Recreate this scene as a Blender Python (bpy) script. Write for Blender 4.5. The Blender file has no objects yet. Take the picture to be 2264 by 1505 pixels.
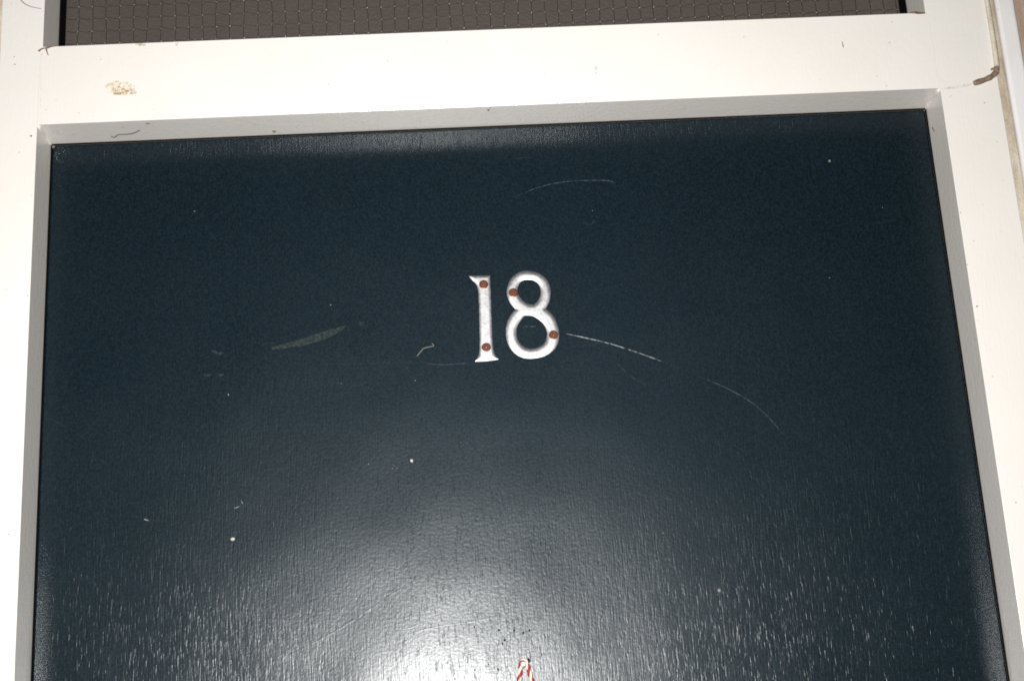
import bpy, bmesh, math, random
import numpy as np
from mathutils import Vector, Matrix
random.seed(18)
C = bpy.context.scene.collection
S = bpy.context.scene

# ------------------------------------------------------------------ camera
W = 0.76            # clear width of the door opening (m)
ZT = 1.98           # height of the underside of the transom rail
D = 0.0408          # how far the door face sits behind the frame face (y = 0)
PITCH, YAW, ROLL = 0.2784, 0.0360, -0.0561
CAM = Vector((-0.0350, -1.0947, ZT - 0.5183))
FPX = 3144.0        # focal length in photo pixels (2264 wide) = 50 mm on 36 mm film
fwd = Vector((math.sin(YAW)*math.cos(PITCH), math.cos(YAW)*math.cos(PITCH), math.sin(PITCH)))
rt0 = Vector((math.cos(YAW), -math.sin(YAW), 0)); up0 = rt0.cross(fwd)
RT = math.cos(ROLL)*rt0 + math.sin(ROLL)*up0
UP = -math.sin(ROLL)*rt0 + math.cos(ROLL)*up0
cam = bpy.data.cameras.new('camera'); cam.lens = 50.0; cam.sensor_width = 36.0
cam.clip_start = 0.01; cam.clip_end = 100
co = bpy.data.objects.new('camera', cam); C.objects.link(co)
co.matrix_world = Matrix.Translation(CAM) @ Matrix((RT, UP, -fwd)).transposed().to_4x4()
S.camera = co

# ------------------------------------------------------------------ light: the camera's own flash, in a dark place
w = bpy.data.worlds.new('World'); S.world = w; w.use_nodes = True
bg = w.node_tree.nodes['Background']; bg.inputs[0].default_value = (1.0, 0.95, 0.88, 1); bg.inputs[1].default_value = 0.006
fl = bpy.data.lights.new('camera_flash', 'AREA'); fl.shape = 'RECTANGLE'; fl.size = 0.060; fl.size_y = 0.035
fl.energy = 12.6; fl.color = (1.0, 0.99, 0.972); fl.spread = math.radians(125)
fo = bpy.data.objects.new('camera_flash', fl); C.objects.link(fo)
fo.location = CAM + Vector((-0.036, 0.0, 0.052))
fo.rotation_euler = (Vector((-0.05, 0.0, ZT-0.24)) - fo.location).to_track_quat('-Z', 'Y').to_euler()
S.view_settings.view_transform = 'Standard'; S.view_settings.look = 'None'
S.cycles.filter_width = 1.8
S.view_settings.exposure = 0.0; S.view_settings.gamma = 1.0

def at(px, py, y):
    """survey: a spot measured in the photograph, in metres on the plane at depth y"""
    d = fwd + RT*((px-1132.0)/FPX) - UP*((py-752.5)/FPX)
    return CAM + d*((y-CAM.y)/d.y)

# ------------------------------------------------------------------ materials
def nodes(name):
    m = bpy.data.materials.new(name); m.use_nodes = True
    nt = m.node_tree; return m, nt, nt.nodes['Principled BSDF']
def N(nt, t, **k):
    n = nt.nodes.new(t)
    for a, v in k.items():
        if a.startswith('i_'):
            key = a[2:]; key = int(key) if key.isdigit() else key
            n.inputs[key].default_value = v
        else: setattr(n, a, v)
    return n
def noise(nt, co_, scale, detail=2.0, rough=0.5, map_=(1, 1, 1)):
    mp = N(nt, 'ShaderNodeMapping'); mp.inputs['Scale'].default_value = map_
    nt.links.new(co_, mp.inputs[0])
    n = N(nt, 'ShaderNodeTexNoise', i_Scale=scale, i_Detail=detail, i_Roughness=rough)
    nt.links.new(mp.outputs[0], n.inputs['Vector']); return n.outputs[0]
def ramp(nt, f, stops):
    r = N(nt, 'ShaderNodeValToRGB'); e = r.color_ramp.elements
    while len(e) > 1: e.remove(e[-1])
    for i, (p, c) in enumerate(stops):
        q = e[0] if i == 0 else e.new(p)
        q.position = p
        q.color = (c, c, c, 1) if isinstance(c, (int, float)) else (*c, 1)
    nt.links.new(f, r.inputs[0]); return r.outputs[0]
def math_(nt, op, a, b):
    n = N(nt, 'ShaderNodeMath', operation=op)
    for i, v in enumerate((a, b)):
        if isinstance(v, (int, float)): n.inputs[i].default_value = v
        else: nt.links.new(v, n.inputs[i])
    return n.outputs[0]
def mixc(nt, f, a, b):
    n = N(nt, 'ShaderNodeMix', data_type='RGBA')
    for s, v in ((0, f), (6, a), (7, b)):
        if hasattr(v, 'links') or hasattr(v, 'is_linked'): nt.links.new(v, n.inputs[s])
        else: n.inputs[s].default_value = v if s == 0 else (*v, 1)
    return n.outputs[2]
def bump(nt, h, dist, strength=1.0, prev=None):
    b = N(nt, 'ShaderNodeBump', i_Strength=strength, i_Distance=dist)
    nt.links.new(h, b.inputs['Height'])
    if prev: nt.links.new(prev, b.inputs['Normal'])
    return b.outputs[0]
def geo(nt): return N(nt, 'ShaderNodeNewGeometry').outputs['Position']

def white_paint(name, col, dirt, dirt_amt, rough=0.38, spec=.35):
    m, nt, b = nodes(name); p = geo(nt)
    n1 = noise(nt, p, 9, 4, .6); n2 = noise(nt, p, 900, 2, .6)
    n3 = noise(nt, p, 160, 3, .7)
    c = mixc(nt, math_(nt, 'MULTIPLY', ramp(nt, n1, [(.45, 0), (.8, 1)]), dirt_amt), col, dirt)
    c = mixc(nt, math_(nt, 'MULTIPLY', n2, .16), c, tuple(x*.62 for x in col))
    sp = ramp(nt, noise(nt, p, 210, 1, .5), [(.755, 0), (.79, 1)])
    c = mixc(nt, math_(nt, 'MULTIPLY', sp, .5), c, (.35, .26, .17))
    nt.links.new(c, b.inputs['Base Color'])
    b.inputs['Roughness'].default_value = rough; b.inputs['Specular IOR Level'].default_value = spec
    h = math_(nt, 'ADD', math_(nt, 'MULTIPLY', n3, .6), math_(nt, 'MULTIPLY', noise(nt, p, 500, 2, .5, (1, 1, .12)), .4))
    nt.links.new(bump(nt, h, .00035), b.inputs['Normal'])
    return m
M = {}
M['frame'] = white_paint('white_frame_paint', (.785, .750, .708), (.70, .655, .56), .35, .22, .5)
M['wall'] = white_paint('white_wall_paint', (.78, .765, .76), (.62, .55, .47), .6, .6)

def door_paint():
    m, nt, b = nodes('navy_gloss_paint'); p = geo(nt)
    big = noise(nt, p, 5, 3, .6); fine = noise(nt, p, 750, 2, .7)
    c = mixc(nt, ramp(nt, big, [(.35, 0), (.7, 1)]), (.0016, .0049, .0074), (.0027, .0069, .0103))
    c = mixc(nt, math_(nt, 'MULTIPLY', ramp(nt, fine, [(.38, 0), (.70, 1)]), 1.0), c, (.0080, .0155, .0205))
    nt.links.new(c, b.inputs['Base Color'])
    # a broad teal haze in the paint under a thin clear gloss
    b.inputs['Specular IOR Level'].default_value = .055; b.inputs['Specular Tint'].default_value = (.34, .72, 1, 1)
    b.inputs['Roughness'].default_value = .52
    b.inputs['Coat Weight'].default_value = .50; b.inputs['Coat IOR'].default_value = 1.5
    rr = math_(nt, 'ADD', math_(nt, 'MULTIPLY', noise(nt, p, 7, 3, .6), .07), .238)
    nt.links.new(rr, b.inputs['Coat Roughness'])
    # open wood grain under the paint: short upright pores, finer grain lines, brush-out orange peel
    g1 = ramp(nt, noise(nt, p, 1, 2, .55, (900, 900, 66)), [(.52, 0), (.68, 1)])
    patch = ramp(nt, noise(nt, p, 11, 2, .5, (1, 1, .5)), [(.35, .35), (.65, 1)])
    g1 = math_(nt, 'MULTIPLY', g1, patch)
    g2 = noise(nt, p, 1, 2, .5, (1150, 1150, 24))
    o1 = noise(nt, p, 420, 2, .55); o2 = noise(nt, p, 1, 1, .5, (170, 170, 430))
    h = math_(nt, 'ADD', math_(nt, 'MULTIPLY', g1, -.34), math_(nt, 'MULTIPLY', g2, .60))
    h = math_(nt, 'ADD', h, math_(nt, 'MULTIPLY', o1, .74))
    h = math_(nt, 'ADD', h, math_(nt, 'MULTIPLY', o2, .25))
    pits = ramp(nt, noise(nt, p, 1, 1, .5, (800, 800, 95)), [(.62, 0), (.72, 1)])
    h = math_(nt, 'ADD', h, math_(nt, 'MULTIPLY', pits, -.42))
    n = bump(nt, h, .000098)
    # the panel is not dead flat either
    n = bump(nt, noise(nt, p, 9, 1, .4), .0022, 1.0, n)
    nt.links.new(n, b.inputs['Normal']); nt.links.new(n, b.inputs['Coat Normal'])
    return m
M['door'] = door_paint()

def plain(name, col, rough=.5, metal=0.0, var=.25, scale=300, bmp=0.0, spec=.5):
    m, nt, b = nodes(name); p = geo(nt)
    n = noise(nt, p, scale, 3, .6)
    c = mixc(nt, n, tuple(x*(1-var) for x in col), tuple(min(1, x*(1+var)) for x in col))
    nt.links.new(c, b.inputs['Base Color'])
    b.inputs['Roughness'].default_value = rough; b.inputs['Metallic'].default_value = metal
    b.inputs['Specular IOR Level'].default_value = spec
    if bmp: nt.links.new(bump(nt, n, bmp), b.inputs['Normal'])
    return m
def mark(name, col, alpha, scale=700, lo=.40, hi=.60, stretch=(1, 1, 1), rough=.6):
    """thin worn mark: broken up where the noise is low"""
    m, nt, b = nodes(name); p = geo(nt)
    b.inputs['Base Color'].default_value = (*col, 1); b.inputs['Roughness'].default_value = rough
    b.inputs['Specular IOR Level'].default_value = .2
    a = ramp(nt, noise(nt, p, scale, 3, .6, stretch), [(lo, 0), (hi, alpha)])
    nt.links.new(a, b.inputs['Alpha']); return m
M['scr_hi'] = mark('pale_scratch', (.34, .37, .39), .8, 420, .38, .60)
M['scr_mid'] = mark('faint_scratch', (.090, .112, .13), .62, 500, .32, .62)
M['scr_lo'] = mark('very_faint_scratch', (.030, .042, .052), .55, 500, .35, .65)
M['smear'] = mark('olive_smear', (.042, .055, .052), .60, 420, .34, .72)
M['smudge'] = mark('pale_smudge', (.05, .065, .08), .5, 420, .42, .68)
M['fleck'] = plain('paint_fleck', (.40, .37, .30), .5)
M['fleck_small'] = plain('dull_paint_fleck', (.27, .26, .22), .6)
M['fleck2'] = plain('pale_dull_fleck', (.16, .17, .16), .6)
M['pit'] = plain('grain_pit', (.006, .006, .008), .8, spec=.1)
M['rust'] = mark('rust_stain', (.52, .23, .04), .95, 480, .52, .66)
M['rust2'] = mark('yellow_rust_halo', (.74, .60, .33), .40, 260, .44, .66)
M['dirt'] = mark('brown_dirt', (.16, .09, .05), .9, 500, .32, .56)
M['dirt2'] = mark('faint_brown_dirt', (.50, .40, .29), .38, 330, .40, .66)
M['crack'] = plain('brown_crack', (.15, .095, .06), .8)
M['filler'] = plain('corner_filler', (.74, .70, .66), .5, bmp=.0003)
M['hair'] = plain('dark_hair', (.05, .035, .03), .5)
M['thread'] = plain('cream_thread', (.30, .28, .22), .7)

def aluminium():
    m, nt, b = nodes('worn_aluminium'); p = geo(nt)
    n = noise(nt, p, 330, 4, .7); bl = ramp(nt, noise(nt, p, 120, 3, .65), [(.46, 0), (.66, 1)])
    c = mixc(nt, n, (.50, .50, .505), (.56, .56, .565))
    c = mixc(nt, math_(nt, 'MULTIPLY', bl, .28), c, (.22, .19, .20))
    nt.links.new(c, b.inputs['Base Color']); b.inputs['Metallic'].default_value = 1
    nt.links.new(ramp(nt, n, [(.3, .40), (.7, .52)]), b.inputs['Roughness'])
    nt.links.new(bump(nt, noise(nt, p, 900, 2, .6), .00006), b.inputs['Normal']); return m
M['alu'] = aluminium()
M['copper'] = plain('tarnished_copper_screw', (.19, .062, .028), .28, .6, .45, 500)
M['slot'] = plain('dark_screw_slot', (.10, .035, .02), .7)  # recess ring and cross, a darker brown than the screw head

def glass():
    m, nt, b = nodes('obscured_wired_glass'); p = geo(nt)
    n = noise(nt, p, 420, 3, .6); n2 = noise(nt, p, 40, 3, .6)
    c = mixc(nt, n2, (.094, .077, .068), (.120, .100, .088))
    c = mixc(nt, math_(nt, 'MULTIPLY', n, .4), c, (.06, .055, .05))
    nt.links.new(c, b.inputs['Base Color']); b.inputs['Roughness'].default_value = .22
    b.inputs['Transmission Weight'].default_value = .15; b.inputs['IOR'].default_value = 1.5
    nt.links.new(bump(nt, noise(nt, p, 330, 2, .6), .0010), b.inputs['Normal']); return m
M['glass'] = glass()
M['wire'] = plain('dark_glazing_wire', (.025, .02, .017), .5, .3)
M['weld'] = plain('bright_weld_glint', (.42, .39, .35), .35, .5)  # beads at the wire crossings, their glint put into a pale colour
M['gasket'] = plain('black_glazing_channel', (.004, .0035, .003), .9, spec=.05)

def grubby(name, c0, c1, lo, hi):
    m, nt, b = nodes(name); p = geo(nt)
    n = noise(nt, p, 60, 4, .65, (1, 1, .35)); g = noise(nt, p, 700, 3, .7)
    c = mixc(nt, ramp(nt, n, [(lo, 0), (hi, 1)]), c0, c1)
    c = mixc(nt, math_(nt, 'MULTIPLY', ramp(nt, g, [(.5, 0), (.75, 1)]), .5), c, tuple(x*.5 for x in c1))
    nt.links.new(c, b.inputs['Base Color']); b.inputs['Roughness'].default_value = .75
    nt.links.new(bump(nt, g, .0003), b.inputs['Normal']); return m
M['mastic'] = grubby('grubby_mastic', (.62, .55, .44), (.36, .27, .19), .38, .68)
M['grime'] = grubby('grimy_plaster', (.55, .46, .38), (.34, .24, .18), .35, .66)
M['cable'] = grubby('painted_cable', (.66, .60, .49), (.42, .34, .24), .5, .75)
M['stub'] = grubby('bare_grubby_cable_end', (.40, .29, .20), (.16, .10, .065), .35, .65)
M['red'] = plain('red_cord', (.33, .012, .020), .6, 0, .3, 900, .0003)
M['white_cord'] = plain('white_cord', (.72, .62, .50), .6, 0, .2, 900, .0003)
M['pin'] = plain('white_pin_head', (.78, .80, .82), .3)
M['pin_dark'] = plain('dark_pin_shank', (.03, .03, .03), .4, .6)

# ------------------------------------------------------------------ helpers
def link(name, me, mat, parent=None, smooth=False):
    o = bpy.data.objects.new(name, me); C.objects.link(o)
    if mat and not me.materials: me.materials.append(mat)
    if smooth:
        for f in me.polygons: f.use_smooth = True
    if parent: o.parent = parent
    return o
def obj(name, bm, mat, parent=None, smooth=False):
    me = bpy.data.meshes.new(name); bm.normal_update(); bm.to_mesh(me); bm.free()
    return link(name, me, mat, parent, smooth)
def thing(name, label, cat, group=None, loc=(0, 0, 0)):
    o = bpy.data.objects.new(name, None); C.objects.link(o); o.empty_display_size = .02
    o['label'] = label; o['category'] = cat
    if group: o['group'] = group
    return o
def box(x0, x1, y0, y1, z0, z1, bev=0.0, seg=2):
    bm = bmesh.new(); bmesh.ops.create_cube(bm, size=1)
    for v in bm.verts:
        v.co = Vector(((x0+x1)/2+v.co.x*(x1-x0), (y0+y1)/2+v.co.y*(y1-y0), (z0+z1)/2+v.co.z*(z1-z0)))
    if bev: bmesh.ops.bevel(bm, geom=bm.edges[:], offset=bev, segments=seg, affect='EDGES', profile=.5)
    return bm
def smooth_path(pts, n=8):
    P = [Vector(p) for p in pts]; out = []
    for i in range(len(P)-1):
        a = P[max(i-1, 0)]; b = P[i]; c = P[i+1]; d = P[min(i+2, len(P)-1)]
        for k in range(n):
            t = k/n
            out.append(.5*((2*b)+(c-a)*t+(2*a-5*b+4*c-d)*t*t+(3*b-a-3*c+d)*t**3))
    out.append(P[-1]); return out
def tube(path, rad, sides=8, bm=None, caps=True):
    bm = bm or bmesh.new(); rings = []; nrm = None
    for i, p in enumerate(path):
        t = (path[min(i+1, len(path)-1)]-path[max(i-1, 0)]).normalized()
        if nrm is None: nrm = t.orthogonal().normalized()
        nrm = (nrm - t*nrm.dot(t)).normalized(); bn = t.cross(nrm)
        r = rad(i/(len(path)-1)) if callable(rad) else rad
        rings.append([bm.verts.new(p+(nrm*math.cos(a)+bn*math.sin(a))*r) for a in (2*math.pi*k/sides for k in range(sides))])
    for a, b in zip(rings, rings[1:]):
        for k in range(sides): bm.faces.new((a[k], a[(k+1) % sides], b[(k+1) % sides], b[k]))
    if caps: bm.faces.new(rings[0][::-1]); bm.faces.new(rings[-1])
    return bm
def lathe(profile, c, axis=Vector((0, -1, 0)), seg=20):
    """profile: (radius, height along axis)"""
    bm = bmesh.new(); u = axis.orthogonal().normalized(); v = axis.cross(u); rings = []
    for r, h in profile:
        rings.append([bm.verts.new(c+axis*h+(u*math.cos(a)+v*math.sin(a))*max(r, 1e-6)) for a in (2*math.pi*k/seg for k in range(seg))])
    for a, b in zip(rings, rings[1:]):
        for k in range(seg): bm.faces.new((a[k], a[(k+1) % seg], b[(k+1) % seg], b[k]))
    bm.faces.new(rings[-1]); bm.faces.new(rings[0][::-1]); return bm
PX = 0.000385         # metres per photo pixel on the door
def ribbon(name, pts, w0, w1, mat, parent, y=D-.00012, jit=.25, th=.00008):
    """a flat streak lying on an upright face; pts in photo pixels, widths in pixels"""
    P = smooth_path([at(x, z, y) for x, z in pts], 8); n = len(P); bm = bmesh.new(); prev = None
    for i, p in enumerate(P):
        t = (P[min(i+1, n-1)]-P[max(i-1, 0)]).normalized(); s = Vector((-t.z, 0, t.x))
        f = i/(n-1); w = (w0+(w1-w0)*f)*PX*.40*(1+random.uniform(-jit, jit))*min(1, .25+4*min(f, 1-f))
        q = [bm.verts.new(p+s*w), bm.verts.new(p-s*w), bm.verts.new(p+s*w*.8+Vector((0, -th, 0))), bm.verts.new(p-s*w*.8+Vector((0, -th, 0)))]
        if prev:
            for a, b in ((0, 2), (2, 3), (3, 1)): bm.faces.new((prev[a], prev[b], q[b], q[a]))
        prev = q
    return obj(name, bm, mat, parent)
def patch(name, pts, mat, parent, y=D-.00012, th=.00008):
    """a flat stain with an outline measured in photo pixels"""
    bm = bmesh.new(); vs = [bm.verts.new(at(x, z, y)) for x, z in pts]
    f = bm.faces.new(vs); r = bmesh.ops.extrude_face_region(bm, geom=[f])
    for v in r['geom']:
        if isinstance(v, bmesh.types.BMVert): v.co.y -= th
    bmesh.ops.recalc_face_normals(bm, faces=bm.faces[:])
    return obj(name, bm, mat, parent)
def blob(name, px, py, rx, ry, mat, parent, y=D, h=.35, seg=10):
    """a small uneven drop or fleck on an upright face"""
    c = at(px, py, y); bm = bmesh.new(); rings = []
    for r, k in ((1, 0), (.85, .6), (.45, 1)):
        ring = []
        for i in range(seg):
            a = 2*math.pi*i/seg; q = r*(1+random.uniform(-.18, .18))
            ring.append(bm.verts.new(c+Vector((math.cos(a)*rx*PX*q, -k*min(rx, ry)*PX*h-.00003, math.sin(a)*ry*PX*q))))
        rings.append(ring)
    for a, b in zip(rings, rings[1:]):
        for k in range(seg): bm.faces.new((a[k], a[(k+1) % seg], b[(k+1) % seg], b[k]))
    bm.faces.new(rings[-1]); bmesh.ops.recalc_face_normals(bm, faces=bm.faces[:])
    return obj(name, bm, mat, parent, True)

# ------------------------------------------------------------------ the door frame and what flanks it
H = ZT+.0715                                  # top of the transom rail
XJR = at(2205, 170, 0).x                       # right edge of the right jamb
XJL = at(3, 60, 0).x                           # left edge of the left jamb
TOP = ZT+.42
WX0, WX1 = -.3778, .3769                       # window opening
frame = thing('door_frame', 'white painted timber door frame and transom rail around the navy door', 'door frame')
def slab(pts, y0, y1, bev):
    """a board with the given front outline (x, z)"""
    bm = bmesh.new(); f = bm.faces.new([bm.verts.new((x, y0, z)) for x, z in pts])
    r = bmesh.ops.extrude_face_region(bm, geom=[f])
    for v in r['geom']:
        if isinstance(v, bmesh.types.BMVert): v.co.y = y1
    bmesh.ops.recalc_face_normals(bm, faces=bm.faces[:])
    bmesh.ops.bevel(bm, geom=bm.edges[:], offset=bev, segments=2, affect='EDGES', profile=.5)
    return bm
jl = obj('jamb', slab([(XJL, 0), (-W/2, 0), (-W/2, H), (WX0, H), (WX0, TOP), (XJL, TOP)], 0, .12, .0004), M['frame'], frame)
jr = obj('jamb', slab([(XJR, 0), (W/2, 0), (W/2, H), (WX1, H), (WX1, TOP), (XJR, TOP)], 0, .12, .0004), M['frame'], frame)
rail = obj('transom_rail', box(-W/2, W/2, 0, .12, ZT, H, .0004), M['frame'], frame)
obj('head', box(WX0+.0002, WX1-.0002, 0, .12, TOP-.07, TOP, .0004), M['frame'], frame)
# beads of filler down the two upper inside corners of the opening
for s in (-1, 1):
    P = [Vector((s*(W/2-.0004), .001+(D-.001)*t/8, ZT-.0004)) for t in range(9)]
    obj('corner_filler', tube(P, lambda f: .0011+.0005*math.sin(f*9), 8), M['filler'], frame, True)

# black draught seal where the reveal meets the door
ST, SY0, SY1 = .0013, D-.0022, D-.0002
obj('draught_seal', box(-W/2+ST, W/2-ST, SY0, SY1, ZT-ST, ZT-.0002, .0004), M['gasket'], frame)
obj('draught_seal', box(-W/2+.0002, -W/2+ST, SY0, SY1, .006, ZT-.0002, .0004), M['gasket'], frame)
obj('draught_seal', box(W/2-ST, W/2-.0002, SY0, SY1, .006, ZT-.0002, .0004), M['gasket'], frame)

mr = obj('mastic_bead', box(XJR+.0002, XJR+.0098, .0040, .06, 0, TOP, .002, 3), M['mastic'])
mr['label'] = 'grubby brown mastic joint along the right side of the door frame'; mr['category'] = 'mastic joint'
ml = obj('mastic_bead', box(XJL-.0098, XJL-.0002, .0040, .06, 0, TOP, .002, 3), M['mastic'])
ml['label'] = 'grubby mastic joint at the upper left edge of the photo'; ml['category'] = 'mastic joint'
XS0 = XJR+.0100; XS1 = XS0+.0165
cs = obj('cover_strip', box(XS0, XS1, .0015, .06, 0, TOP, .003, 4), M['wall'], smooth=False)
cs['label'] = 'narrow white painted cover strip right of the grubby mastic joint'; cs['category'] = 'trim strip'
for nm, x0, x1 in (('wall_right', XS1, XS1+.45), ('wall_left', XJL-.45, XJL-.0100)):
    o = obj(nm, box(x0+.0003, x1, .007, .12, 0, TOP, .001), M['grime' if nm == 'wall_right' else 'wall']); o['kind'] = 'structure'

# wear on the frame
FY = -.00003
RY = FY
def fr(fn, *a, **k): k.setdefault('y', FY); return fn(*a, **k)
fr(patch, 'rust_halo', [(232, 190), (245, 182), (262, 178), (282, 180), (299, 190), (303, 207), (285, 211), (258, 211), (240, 207)], M['rust2'], rail, y=RY)
fr(patch, 'rust_stain', [(250, 195), (258, 190), (268, 193), (279, 199), (290, 194), (297, 200), (302, 209), (284, 207), (268, 210), (252, 210)], M['rust'], rail, y=RY-.0001)
fr(blob, 'paint_drop', 224, 134, 2.6, 3, M['frame'], rail, y=RY)
for (x, y_, a, b) in ((312, 99, 14, 5), (391, 98, 5, 5), (1318, 150, 5, 6)):
    fr(patch, 'faint_stain', [(x+a*math.cos(t)*random.uniform(.6, 1), y_+b*math.sin(t)*random.uniform(.6, 1)) for t in (k*.785 for k in range(8))], M['dirt2'], rail, y=RY)
fr(ribbon, 'drip_mark', [(1862, 92), (1863, 98), (1865, 106)], 2.5, 3.2, M['dirt'], rail, y=RY)
fr(ribbon, 'nick', [(1964, 94), (1969, 96)], 1.4, 1.4, M['dirt'], rail, y=RY)
for x, y_ in ((727, 187), (1203, 165), (1318, 162), (1960, 190), (1972, 49), (857, 135)): fr(blob, 'speck', x, y_, 1.2, 1.0, M['crack'], rail, y=RY, h=.2)
for x, y_, r in ((69, 301, 2.6), (33, 143, 1.6), (32, 126, 1.2), (14, 640, 1.2), (20, 1180, 1.5), (62, 655, 1.4)): fr(blob, 'speck', x, y_, r, r*.8, M['crack'], jl, y=FY, h=.2)
for x, y_, r in ((2123, 470, 1.4), (2176, 228, 1.6), (2139, 585, 1.2), (2160, 677, 2.2), (2204, 314, 1.2), (2246, 1110, 1.5)): fr(blob, 'speck', x, y_, r, r*.7, M['crack'], jr, y=FY, h=.2)
# cracked paint, upper left
bm = tube(smooth_path([at(x, y_, -.0002) for x, y_ in ((44, -4), (50, 5), (60, 12), (75, 17), (92, 20))], 6), lambda f: .00042*(1-.5*f), 6)
obj('paint_crack', bm, M['crack'], jl, True)
for pts in ([(85, 114), (92, 109), (99, 107), (107, 104)], [(102, 108), (104, 115), (107, 123)], [(104, 107), (112, 104), (125, 102)]):
    obj('paint_crack', tube(smooth_path([at(x, y_, -.0002) for x, y_ in pts], 6), lambda f: .00075*(1-.6*f), 6), M['crack'], frame, True)
fr(ribbon, 'stain_line', [(2081, 197), (2100, 195), (2125, 191), (2150, 186)], 6, 9, M['dirt2'], jr)
fr(ribbon, 'stain_line', [(93, 122), (91, 180), (88, 268)], .7, .7, M['dirt2'], jl)
fr(ribbon, 'stain_line', [(2098, 217), (2102, 213), (2105, 212)], 2, 2, M['dirt2'], jr)
fr(patch, 'dirt_smudge', [(2010, 29), (2022, 25), (2032, 27), (2044, 28), (2046, 31), (2030, 32)], M['dirt'], rail, y=RY)
# on the lit underside of the rail (faces down): a hair, chips and specks
def under(x, y_):
    d = fwd + RT*((x-1132.0)/FPX) - UP*((y_-752.5)/FPX); return CAM + d*((ZT-.0003-CAM.z)/d.z)
for pts, r in (([(246, 302), (254, 304), (262, 298), (285, 297), (300, 293), (309, 288)], .00035), ([(322, 273), (330, 274)], .0003)):
    obj('hair', tube(smooth_path([under(*p) for p in pts], 6), r, 6), M['hair'], rail, True)
for x, y_, r in ((1080, 244, .0012), (1084, 239, .0007), (606, 291, .0018), (330, 274, .0006)):
    c = under(x, y_); obj('speck', lathe([(r, 0), (r*.7, r*.4), (r*.2, r*.5)], c+Vector((0, 0, .0003)), Vector((0, 0, -1)), 8), M['crack'] if r < .0015 else M['stub'], rail, True)
c = Vector((-W/2+.0025, D-.002, ZT-.003))
obj('corner_debris', lathe([(.0014, 0), (.0011, .0006), (.0004, .0009)], c, Vector((.5, -.5, -.5)).normalized(), 9), M['stub'], frame, True)
for zz, yy in ((.026, .029), (.023, .031)):
    o = obj('speck', lathe([(.0013, 0), (.0008, .0002), (.0003, .0003)], Vector((W/2, yy, ZT-zz)), Vector((-1, 0, 0)), 8), M['dirt'], jr, True)

# ------------------------------------------------------------------ transom window
win = thing('transom_window', 'grey obscured wired glass transom light above the white rail', 'window')
GY = .058
GX0, GX1 = at(146, 60, GY).x, at(1988, 20, GY).x
obj('pane', box(GX0, GX1, GY, GY+.006, H-.012, TOP-.065), M['glass'], win)
for x0, x1 in ((WX0+.0003, GX0), (GX1, WX1-.0003)):
    obj('glazing_channel', box(x0, x1, .042, GY+.03, H-.012, TOP-.066), M['gasket'], win)
CELL = .0123; nv = int((GX1-GX0)/CELL); x_off = GX0+.011
zs = [H-.006+CELL*.92*k for k in range(0, 12)]
def wave(x): return .0016*math.sin(x*6.0)
for i in range(nv+1):
    x = x_off+i*CELL
    if x > GX1-.002: break
    P = [Vector((x+random.uniform(-.0004, .0004)+.0006*math.sin(z*90+i), GY-.0004, z)) for z in [H-.011+k*.012 for k in range(0, 26) if H-.011+k*.012 < TOP-.072]]
    obj('wire', tube(P, .00026, 5), M['wire'], win, True)
for k, z0 in enumerate([H-.0035+CELL*j for j in range(24) if H-.0035+CELL*j < TOP-.073]):
    P = []
    for i in range(nv*2):
        x = x_off-.010+i*CELL/2
        if x > GX1-.001: break
        u = (x-GX0)/(GX1-GX0)
        sag = (.0007 if i % 2 else -.0004)*(1 if u > .55 else -1 if u < .35 else .3)
        P.append(Vector((x, GY-.0009, z0+wave(x)+sag+random.uniform(-.0003, .0003))))
    obj('wire', tube(P, .00022, 5), M['wire'], win, True)

bm = bmesh.new()
for i in range(nv+1):
    for z0 in [H-.0035+CELL*j for j in range(24) if H-.0035+CELL*j < TOP-.075]:
        x = x_off+i*CELL
        if x > GX1-.002: break
        c = Vector((x+random.uniform(-.0003, .0003), GY-.0013, z0+wave(x)+random.uniform(-.0004, .0002))); q = random.uniform(.00035, .0006)
        v = [bm.verts.new(c+Vector(d)*q) for d in ((-1, 0, 0), (0, 0, 1), (1, 0, 0), (0, 0, -1), (0, -.8, 0))]
        for k in range(4): bm.faces.new((v[k], v[4], v[(k+1) % 4]))
bmesh.ops.recalc_face_normals(bm, faces=bm.faces[:])
wd = obj('wire_weld_glint', bm, M['weld'], win, True); wd['kind'] = 'stuff'
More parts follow.
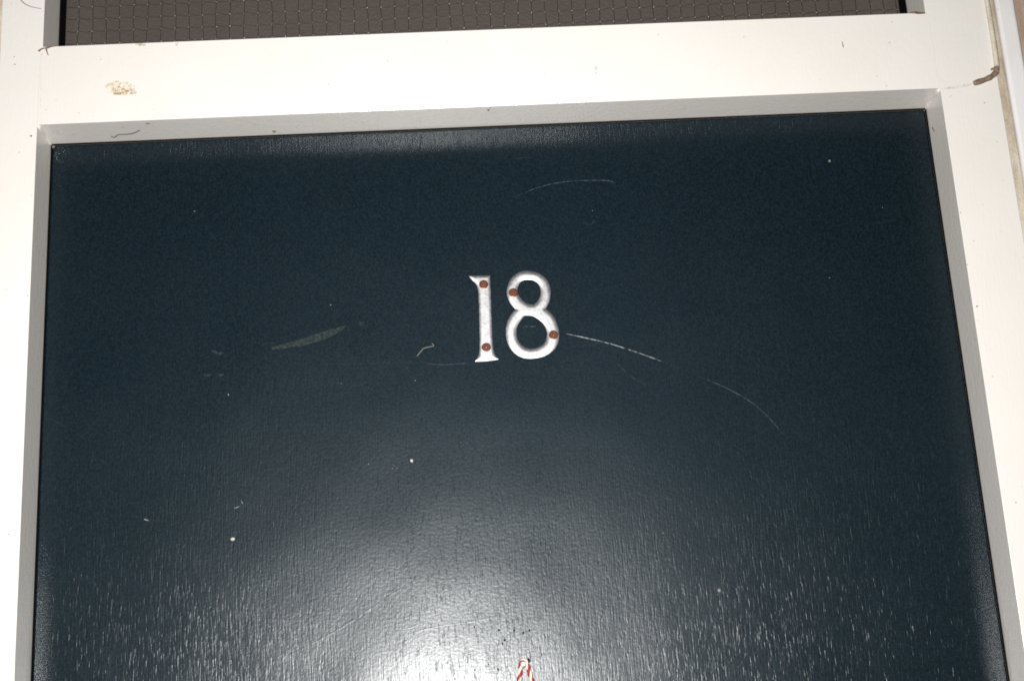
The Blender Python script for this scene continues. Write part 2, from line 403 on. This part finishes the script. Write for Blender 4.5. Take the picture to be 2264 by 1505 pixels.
# ------------------------------------------------------------------ the door
door = thing('front_door', 'dark navy gloss painted wooden door with scratches and fine upright grain', 'door')
GAP = .0007
bm = bmesh.new()
x0, x1, z0, z1 = -W/2+GAP, W/2-GAP, .006, ZT-.0007
obj('leaf', box(x0, x1, D, D+.044, z0, z1, .0016, 3), M['door'], door)
sc = [  # points in photo pixels, width at the ends, material
 ([(1249, 737), (1300, 748), (1350, 760), (1400, 776), (1440, 790), (1466, 800)], 3.0, 1.5, 'scr_hi'),
 ([(1466, 800), (1500, 813), (1545, 832)], 1.3, 1.2, 'scr_lo'),
 ([(1545, 832), (1590, 850), (1630, 870), (1665, 892), (1695, 918), (1715, 940), (1732, 962)], 2.2, 1.3, 'scr_mid'),
 ([(1133, 438), (1175, 420), (1215, 408), (1260, 401), (1310, 399), (1345, 400), (1360, 406)], 1.6, 2.8, 'scr_mid'),
 ([(1288, 491), (1298, 496), (1306, 497), (1314, 488), (1320, 476)], 3.5, 3.0, 'smudge'),
 ([(940, 803), (980, 806), (1010, 804), (1034, 803)], 1.4, 1.4, 'scr_mid'),
 ([(1158, 721), (1172, 722), (1186, 721)], 2.0, 2.0, 'scr_mid'),
 ([(1246, 757), (1290, 757), (1345, 760)], 1.5, 1.3, 'scr_lo'),
 ([(1250, 769), (1290, 763), (1335, 760)], 2.2, 1.5, 'scr_lo'),
 ([(578, 764), (588, 759), (602, 758), (612, 763)], 2.6, 2.2, 'smear'),
 ([(168, 640), (205, 664), (242, 690)], 1.6, 1.6, 'scr_lo'),
 ([(90, 915), (150, 945), (205, 980)], 1.4, 1.4, 'scr_lo'),
 ([(1365, 805), (1400, 835), (1430, 850)], 5, 4, 'scr_lo'),
 ([(700, 806), (820, 803), (930, 802)], 1.3, 1.2, 'scr_lo'),
 ([(1140, 352), (1160, 349), (1176, 350)], 3, 2, 'scr_lo'),
 ([(318, 1147), (326, 1149), (331, 1151)], 2.5, 2.0, 'scr_hi'),
 ([(517, 1123), (524, 1121), (530, 1118)], 2.3, 1.8, 'scr_hi'),
 ([(533, 1105), (535, 1109), (536, 1113)], 1.8, 1.5, 'scr_hi'),
 ([(370, 830), (380, 826), (388, 822)], 1.4, 1.2, 'scr_lo'),
 ([(604, 1152), (605, 1158), (606, 1166)], 2, 2, 'scr_mid'),
 ([(1837, 1405), (1838, 1415), (1832, 1424)], 1.4, 1.4, 'scr_mid'),
 ([(1890, 960), (1896, 1000), (1900, 1024)], 1.2, 1.2, 'scr_lo'),
]
for p, a, b, m in sc: ribbon('scratch', p, a, b, M[m], door)
patch('paint_smear', [(600, 767), (628, 760), (662, 751), (700, 738), (738, 726), (766, 719), (757, 729), (735, 743), (705, 754), (665, 765), (628, 770), (602, 773)], M['smear'], door)
for pts in ([(465, 774), (482, 776), (497, 780), (488, 784), (470, 781)], [(795, 712), (806, 712), (802, 720), (796, 719)],
            [(452, 826), (466, 827), (466, 832), (453, 832)], [(483, 825), (496, 827), (494, 833), (484, 831)]):
    patch('paint_smear', pts, M['smudge'], door)
for x, y_, a, b, m in ((910, 1018, 4.0, 4.2, 'fleck'), (514, 1191, 5.5, 4.6, 'fleck'), (505, 872, 2.2, 2.2, 'fleck'), (430, 467, 1.8, 1.8, 'fleck'),
                       (1834, 356, 3.2, 4.0, 'fleck2'), (1590, 1304, 4.0, 4.0, 'fleck2'), (1834, 614, 1.6, 1.6, 'fleck'), (731, 674, 2.4, 2.0, 'fleck2'),
                       (918, 841, 1.4, 1.4, 'fleck'), (815, 1025, 1.5, 1.2, 'fleck'), (1466, 1178, 2.0, 3.0, 'rust'), (1951, 459, 1.4, 1.2, 'fleck'),
                       (868, 1035, 1.4, 1.0, 'fleck'), (878, 1034, 1.4, 1.0, 'fleck'), (1310, 466, 1.3, 1.0, 'fleck'), (755, 848, 1.3, 1.1, 'fleck')):
    k = 1 if a > 3 else .68
    blob('fleck', x, y_, a*k*.88, b*k*.88, M['fleck_small' if k < 1 and m == 'fleck' else m], door)
for x, y_, a, b in ((1049, 1385, 2.2, 3.2), (1103, 1392, 2.8, 3.4), (1137, 1392, 2.2, 4.0), (1157, 1398, 2.2, 4.2), (1170, 1392, 2.2, 4.2), (1116, 1414, 3.0, 3.6),
                    (1111, 1422, 2.0, 3.4), (1080, 1467, 2.0, 2.6), (1101, 1478, 2.2, 4.2), (1050, 1480, 1.8, 2.2), (1006, 1500, 1.5, 3), (1133, 1371, 1.2, 3), (1198, 1446, 1.3, 4.0), (1211, 1435, 1.2, 4.0)):
    blob('grain_pit', x, y_, a*.72, b*.8, M['pit'], door, h=.05)
# long brush ridges that catch the flash near the bottom
for pts, r in (([(380, 1495), (440, 1452), (495, 1412), (560, 1371), (640, 1370), (705, 1374)], .00050), ([(515, 1505), (600, 1465), (690, 1422), (760, 1383), (830, 1338), (900, 1292), (990, 1258)], .00055),
               ([(890, 1405), (960, 1385), (1050, 1372), (1110, 1358)], .0004), ([(860, 1372), (890, 1366), (925, 1362)], .0004), ([(885, 1391), (910, 1386), (930, 1376)], .0004)):
    P = smooth_path([at(x, y_, D) for x, y_ in pts], 10); bm = bmesh.new(); prev = None; n = len(P)
    for i, p in enumerate(P):       # a low rounded swelling of the paint film
        t = (P[min(i+1, n-1)]-P[max(i-1, 0)]).normalized(); sd = Vector((-t.z, 0, t.x)); e = math.sin(math.pi*i/(n-1))**.5
        q = [bm.verts.new(p+sd*(r*2.4*k/4)+Vector((0, .00001-.000040*e*random.uniform(.35, 1)*(.5+.5*math.cos(math.pi*k/4)), 0))) for k in range(-4, 5)]
        if prev:
            for k in range(8): bm.faces.new((prev[k], prev[k+1], q[k+1], q[k]))
        prev = q
    bmesh.ops.recalc_face_normals(bm, faces=bm.faces[:])
    if sum(f.normal.y for f in bm.faces) > 0: bmesh.ops.reverse_faces(bm, faces=bm.faces[:])
    obj('paint_ridge', bm, M['door'], door, True)
obj('thread', tube(smooth_path([at(x, y_, D-.0003) for x, y_ in ((922, 787), (931, 776), (937, 770), (948, 767), (959, 764), (955, 759))], 6), .0002, 6), M['thread'], door, True)

# ------------------------------------------------------------------ the numerals (outlines surveyed on the door plane)
def zp(x, y_): return (980+x/5.375, 560+y_/5.375)
NY = D-.0022; KD = .36
one = [(302, 262), (330, 260), (440, 259), (555, 258), (557, 300), (562, 420), (568, 600), (575, 800), (583, 1000), (592, 1120), (610, 1185), (635, 1230), (662, 1252), (520, 1272), (378, 1278), (405, 1235), (425, 1190), (433, 1110), (432, 950), (428, 750), (424, 600), (418, 470), (405, 390), (375, 340), (340, 310)]
eight = [[(1010, 204), (1085, 215), (1160, 245), (1225, 300), (1262, 370), (1277, 450), (1270, 530), (1245, 600), (1215, 655), (1280, 705), (1330, 775), (1365, 870), (1378, 960), (1365, 1050), (1325, 1125), (1260, 1185), (1170, 1225), (1050, 1243), (960, 1235), (870, 1195), (800, 1125), (760, 1040), (745, 950), (750, 860), (775, 780), (815, 710), (860, 660), (815, 610), (778, 550), (757, 480), (760, 410), (782, 340), (820, 277), (880, 232), (940, 210)],
 [(1010, 305), (1070, 312), (1120, 345), (1150, 395), (1160, 450), (1150, 510), (1120, 565), (1075, 605), (1010, 595), (950, 560), (905, 505), (885, 450), (888, 390), (920, 335), (960, 312)],
 [(980, 728), (1060, 735), (1130, 775), (1185, 825), (1222, 890), (1235, 960), (1220, 1030), (1175, 1085), (1110, 1118), (1040, 1128), (970, 1110), (915, 1065), (880, 1005), (868, 930), (880, 860), (920, 790), (955, 745)]]
def dense(loop, corners, n=5):
    """closed smooth outline, kept sharp at the corner points"""
    L = len(loop); out = []
    for i in range(L):
        a, b, c, d = (Vector(loop[(i+k) % L]) for k in (-1, 0, 1, 2))
        if tuple(loop[i]) in corners: a = b
        if tuple(loop[(i+1) % L]) in corners: d = c
        for k in range(n):
            t = k/n
            out.append(.5*((2*b)+(c-a)*t+(2*a-5*b+4*c-d)*t*t+(3*b-a-3*c+d)*t**3))
    return out
def numeral(loops, corners, R, amp, label):
    """cast numeral: rounded up from its outline, like the real pressed metal"""
    root = thing('door_number', label, 'door number', 'metal numerals on the door')
    segs = []; 
    for lp in loops:
        q = [at(*zp(*p), NY) for p in dense(lp, corners)]; q = np.array([(p.x, p.z) for p in q])
        segs.append((q, np.roll(q, -1, 0)))
    A = np.concatenate([g[0] for g in segs]); B = np.concatenate([g[1] for g in segs])
    def near(P):
        AB = B-A; t = np.clip(((P[:, None]-A)*AB).sum(2)/np.maximum((AB**2).sum(1), 1e-14), 0, 1)
        Q = A+t[..., None]*AB; d = np.sqrt(((P[:, None]-Q)**2).sum(2)); k = d.argmin(1); i = np.arange(len(P))
        cr = ((A[:, 1] > P[:, 1:2]) != (B[:, 1] > P[:, 1:2])) & (P[:, :1] < A[:, 0]+(P[:, 1:2]-A[:, 1])*(B-A)[:, 0]/np.where(AB[:, 1] == 0, 1e-12, AB[:, 1]))
        return np.where(cr.sum(1) % 2 == 1, 1, -1)*d[i, k], Q[i, k]
    g = .0004; lo = A.min(0)-2*g; hi = A.max(0)+2*g; nx, nz = (int(v) for v in np.ceil((hi-lo)/g)+1)
    X, Z = np.meshgrid(lo[0]+g*np.arange(nx), lo[1]+g*np.arange(nz)); P = np.stack([X.ravel(), Z.ravel()], 1)
    sd, Q = near(P)
    edge = sd < g*.45; P2 = np.where(edge[:, None], Q, P)
    d = np.where(edge, 0, sd); t = np.clip(d/R, 0, 1); h = .0009+amp*(1-(1-t)**2)
    bm = bmesh.new(); vs = {}
    def vert(i):
        if i not in vs: vs[i] = bm.verts.new((P2[i, 0], D-h[i], P2[i, 1]))
        return vs[i]
    for j in range(nz-1):
        for i in range(nx-1):
            c = (j*nx+i, j*nx+i+1, (j+1)*nx+i+1, (j+1)*nx+i)
            cs = [k for k in c if sd[k] > -g*.45]
            if len(cs) >= 3 and any(sd[k] > g*.45 for k in cs): bm.faces.new([vert(k) for k in cs])
    bmesh.ops.remove_doubles(bm, verts=bm.verts[:], dist=1e-5)
    bmesh.ops.recalc_face_normals(bm, faces=bm.faces[:])
    if sum(f.normal.y for f in bm.faces) > 0: bmesh.ops.reverse_faces(bm, faces=bm.faces[:])
    ex = bmesh.ops.extrude_edge_only(bm, edges=[e for e in bm.edges if e.is_boundary])
    for v in ex['geom']:
        if isinstance(v, bmesh.types.BMVert): v.co.y = D-.00003
    o = obj('number_plate', bm, M['alu'], root, True)
    o.data.set_sharp_from_angle(angle=math.radians(40))
    return root, D-.0009-amp
C1 = {(302, 262), (555, 258), (662, 1252), (378, 1278)}
C8 = {(1215, 655), (860, 660), (1075, 605), (980, 728)}
def screw(root, x, y_, top, turn):
    c = at(*zp(x, y_), top-.0006); c.y = top+.0003; r = .0039
    s = obj('screw', lathe([(r, 0), (r, .0005), (r*.95, .0008), (r*.88, .0009), (r*.62, .0009), (r*.56, .0004), (r*.34, .0004), (r*.30, .0009), (r*.18, .0012), (r*.05, .0013)], c), M['copper'], root)
    bm = lathe([(r*.60, .00085), (r*.56, .00048), (r*.37, .00048), (r*.345, .00056)], c)
    bmesh.ops.delete(bm, geom=[f for f in bm.faces if len(f.verts) > 4], context='FACES_ONLY')
    for k in (0, 1):                # the four arms of the cross recess
        a = turn+k*math.pi/2; d = Vector((math.cos(a), 0, math.sin(a))); n = Vector((-d.z, 0, d.x))
        q = [c+d*i*r*.72+n*j*r*.09+Vector((0, -e, 0)) for e in (.00080+.00002*k, .00094+.00002*k) for i, j in ((-1, -1), (1, -1), (1, 1), (-1, 1))]
        v = [bm.verts.new(p) for p in q]
        for f in ((0, 1, 2, 3), (4, 5, 6, 7), (0, 1, 5, 4), (1, 2, 6, 5), (2, 3, 7, 6), (3, 0, 4, 7)): bm.faces.new([v[i] for i in f])
    bmesh.ops.recalc_face_normals(bm, faces=bm.faces[:])
    obj('screw_slot', bm, M['slot'], s)
r1, t1 = numeral([one], C1, .0026, .0006, 'silvery metal numeral 1 with two copper screws on the navy door')
screw(r1, 480, 367, t1, .5); screw(r1, 511, 1112, t1, .9)
r8, t8 = numeral(eight, C8, .0036, .0008, 'silvery metal numeral 8 with two copper screws beside the 1')
screw(r8, 833, 465, t8, .2); screw(r8, 1310, 966, t8, 1.1)

# ------------------------------------------------------------------ cut cable on the right jamb
cab = thing('cut_cable', 'cream painted cable with cut brown end on the right jamb', 'cable')
P = smooth_path([at(2168, -60, -.0006), at(2181, 0, -.0008), at(2188, 40, -.001), at(2195, 82, -.0012), at(2200, 118, -.0016), at(2203, 142, -.0024), at(2203, 156, -.0036)], 8)
TOPP = Vector((P[0].x, P[0].y, TOP))
obj('sheath', tube([TOPP]+P, .0022, 12), M['cable'], cab, True)
P = smooth_path([at(2203, 150, -.0032), at(2201, 160, -.0052), at(2192, 169, -.0062), at(2178, 176, -.0066), at(2154, 184, -.0068)], 8)
obj('cut_end', tube(P, lambda f: .0022+.0002*math.sin(f*23), 12), M['stub'], cab, True)
a, b = at(2203, 151, -.0036), at(2202.5, 155, -.0042)
obj('tie_band', tube(smooth_path([at(2192, 154, -.0030), at(2196, 152, -.0058), at(2201, 154, -.0070), at(2206, 159, -.0058), at(2206, 162, -.002)], 6), .0009, 8), M['stub'], cab, True)

# ------------------------------------------------------------------ pin and striped cord at the bottom
pc = at(1157, 1467, D-.012); pc.y = D
pin = thing('hanging_pin', 'small white headed pin holding the red and white cord', 'pin')
obj('shank', lathe([(.0013, -.004), (.0013, .013)], pc, Vector((0, -1, 0)), 12), M['pin_dark'], pin, True)
obj('pin_head', lathe([(.0014, .0110), (.0019, .0116), (.0021, .0124), (.0017, .0132), (.0010, .0137), (.0003, .0139)], pc, Vector((0, -1, 0)), 16), M['pin'], pin, True)
blob('dark_spot', 1168, 1459, 4, 5, M['pit'], pin, h=.05)  # flat dark blob up and right of the pin
cord = thing('striped_cord', 'twisted red and white cord looped over the pin', 'cord')
cy = D-.0065
def cpt(x, y_): return at(x, y_, cy)
core = [cpt(1120, 1610), cpt(1137, 1550), cpt(1147, 1505), cpt(1150, 1487), cpt(1151, 1472), cpt(1153, 1463), cpt(1158, 1459.5), cpt(1163, 1462), cpt(1167, 1472), cpt(1171, 1487), cpt(1177, 1505), cpt(1192, 1550), cpt(1212, 1610)]
core = smooth_path(core, 14); L = 0; hel = [[], []]
for i, p in enumerate(core):
    if i: L += (core[i]-core[i-1]).length
    t = (core[min(i+1, len(core)-1)]-core[max(i-1, 0)]).normalized(); u = Vector((0, -1, 0)); v = t.cross(u).normalized()
    for k in (0, 1):
        a = L/.0105*2*math.pi+k*math.pi+.6
        hel[k].append(p+(u*math.cos(a)+v*math.sin(a))*.00085)
obj('red_strand', tube(hel[0], .00115, 8), M['red'], cord, True)
obj('white_strand', tube(hel[1], .00115, 8), M['white_cord'], cord, True)
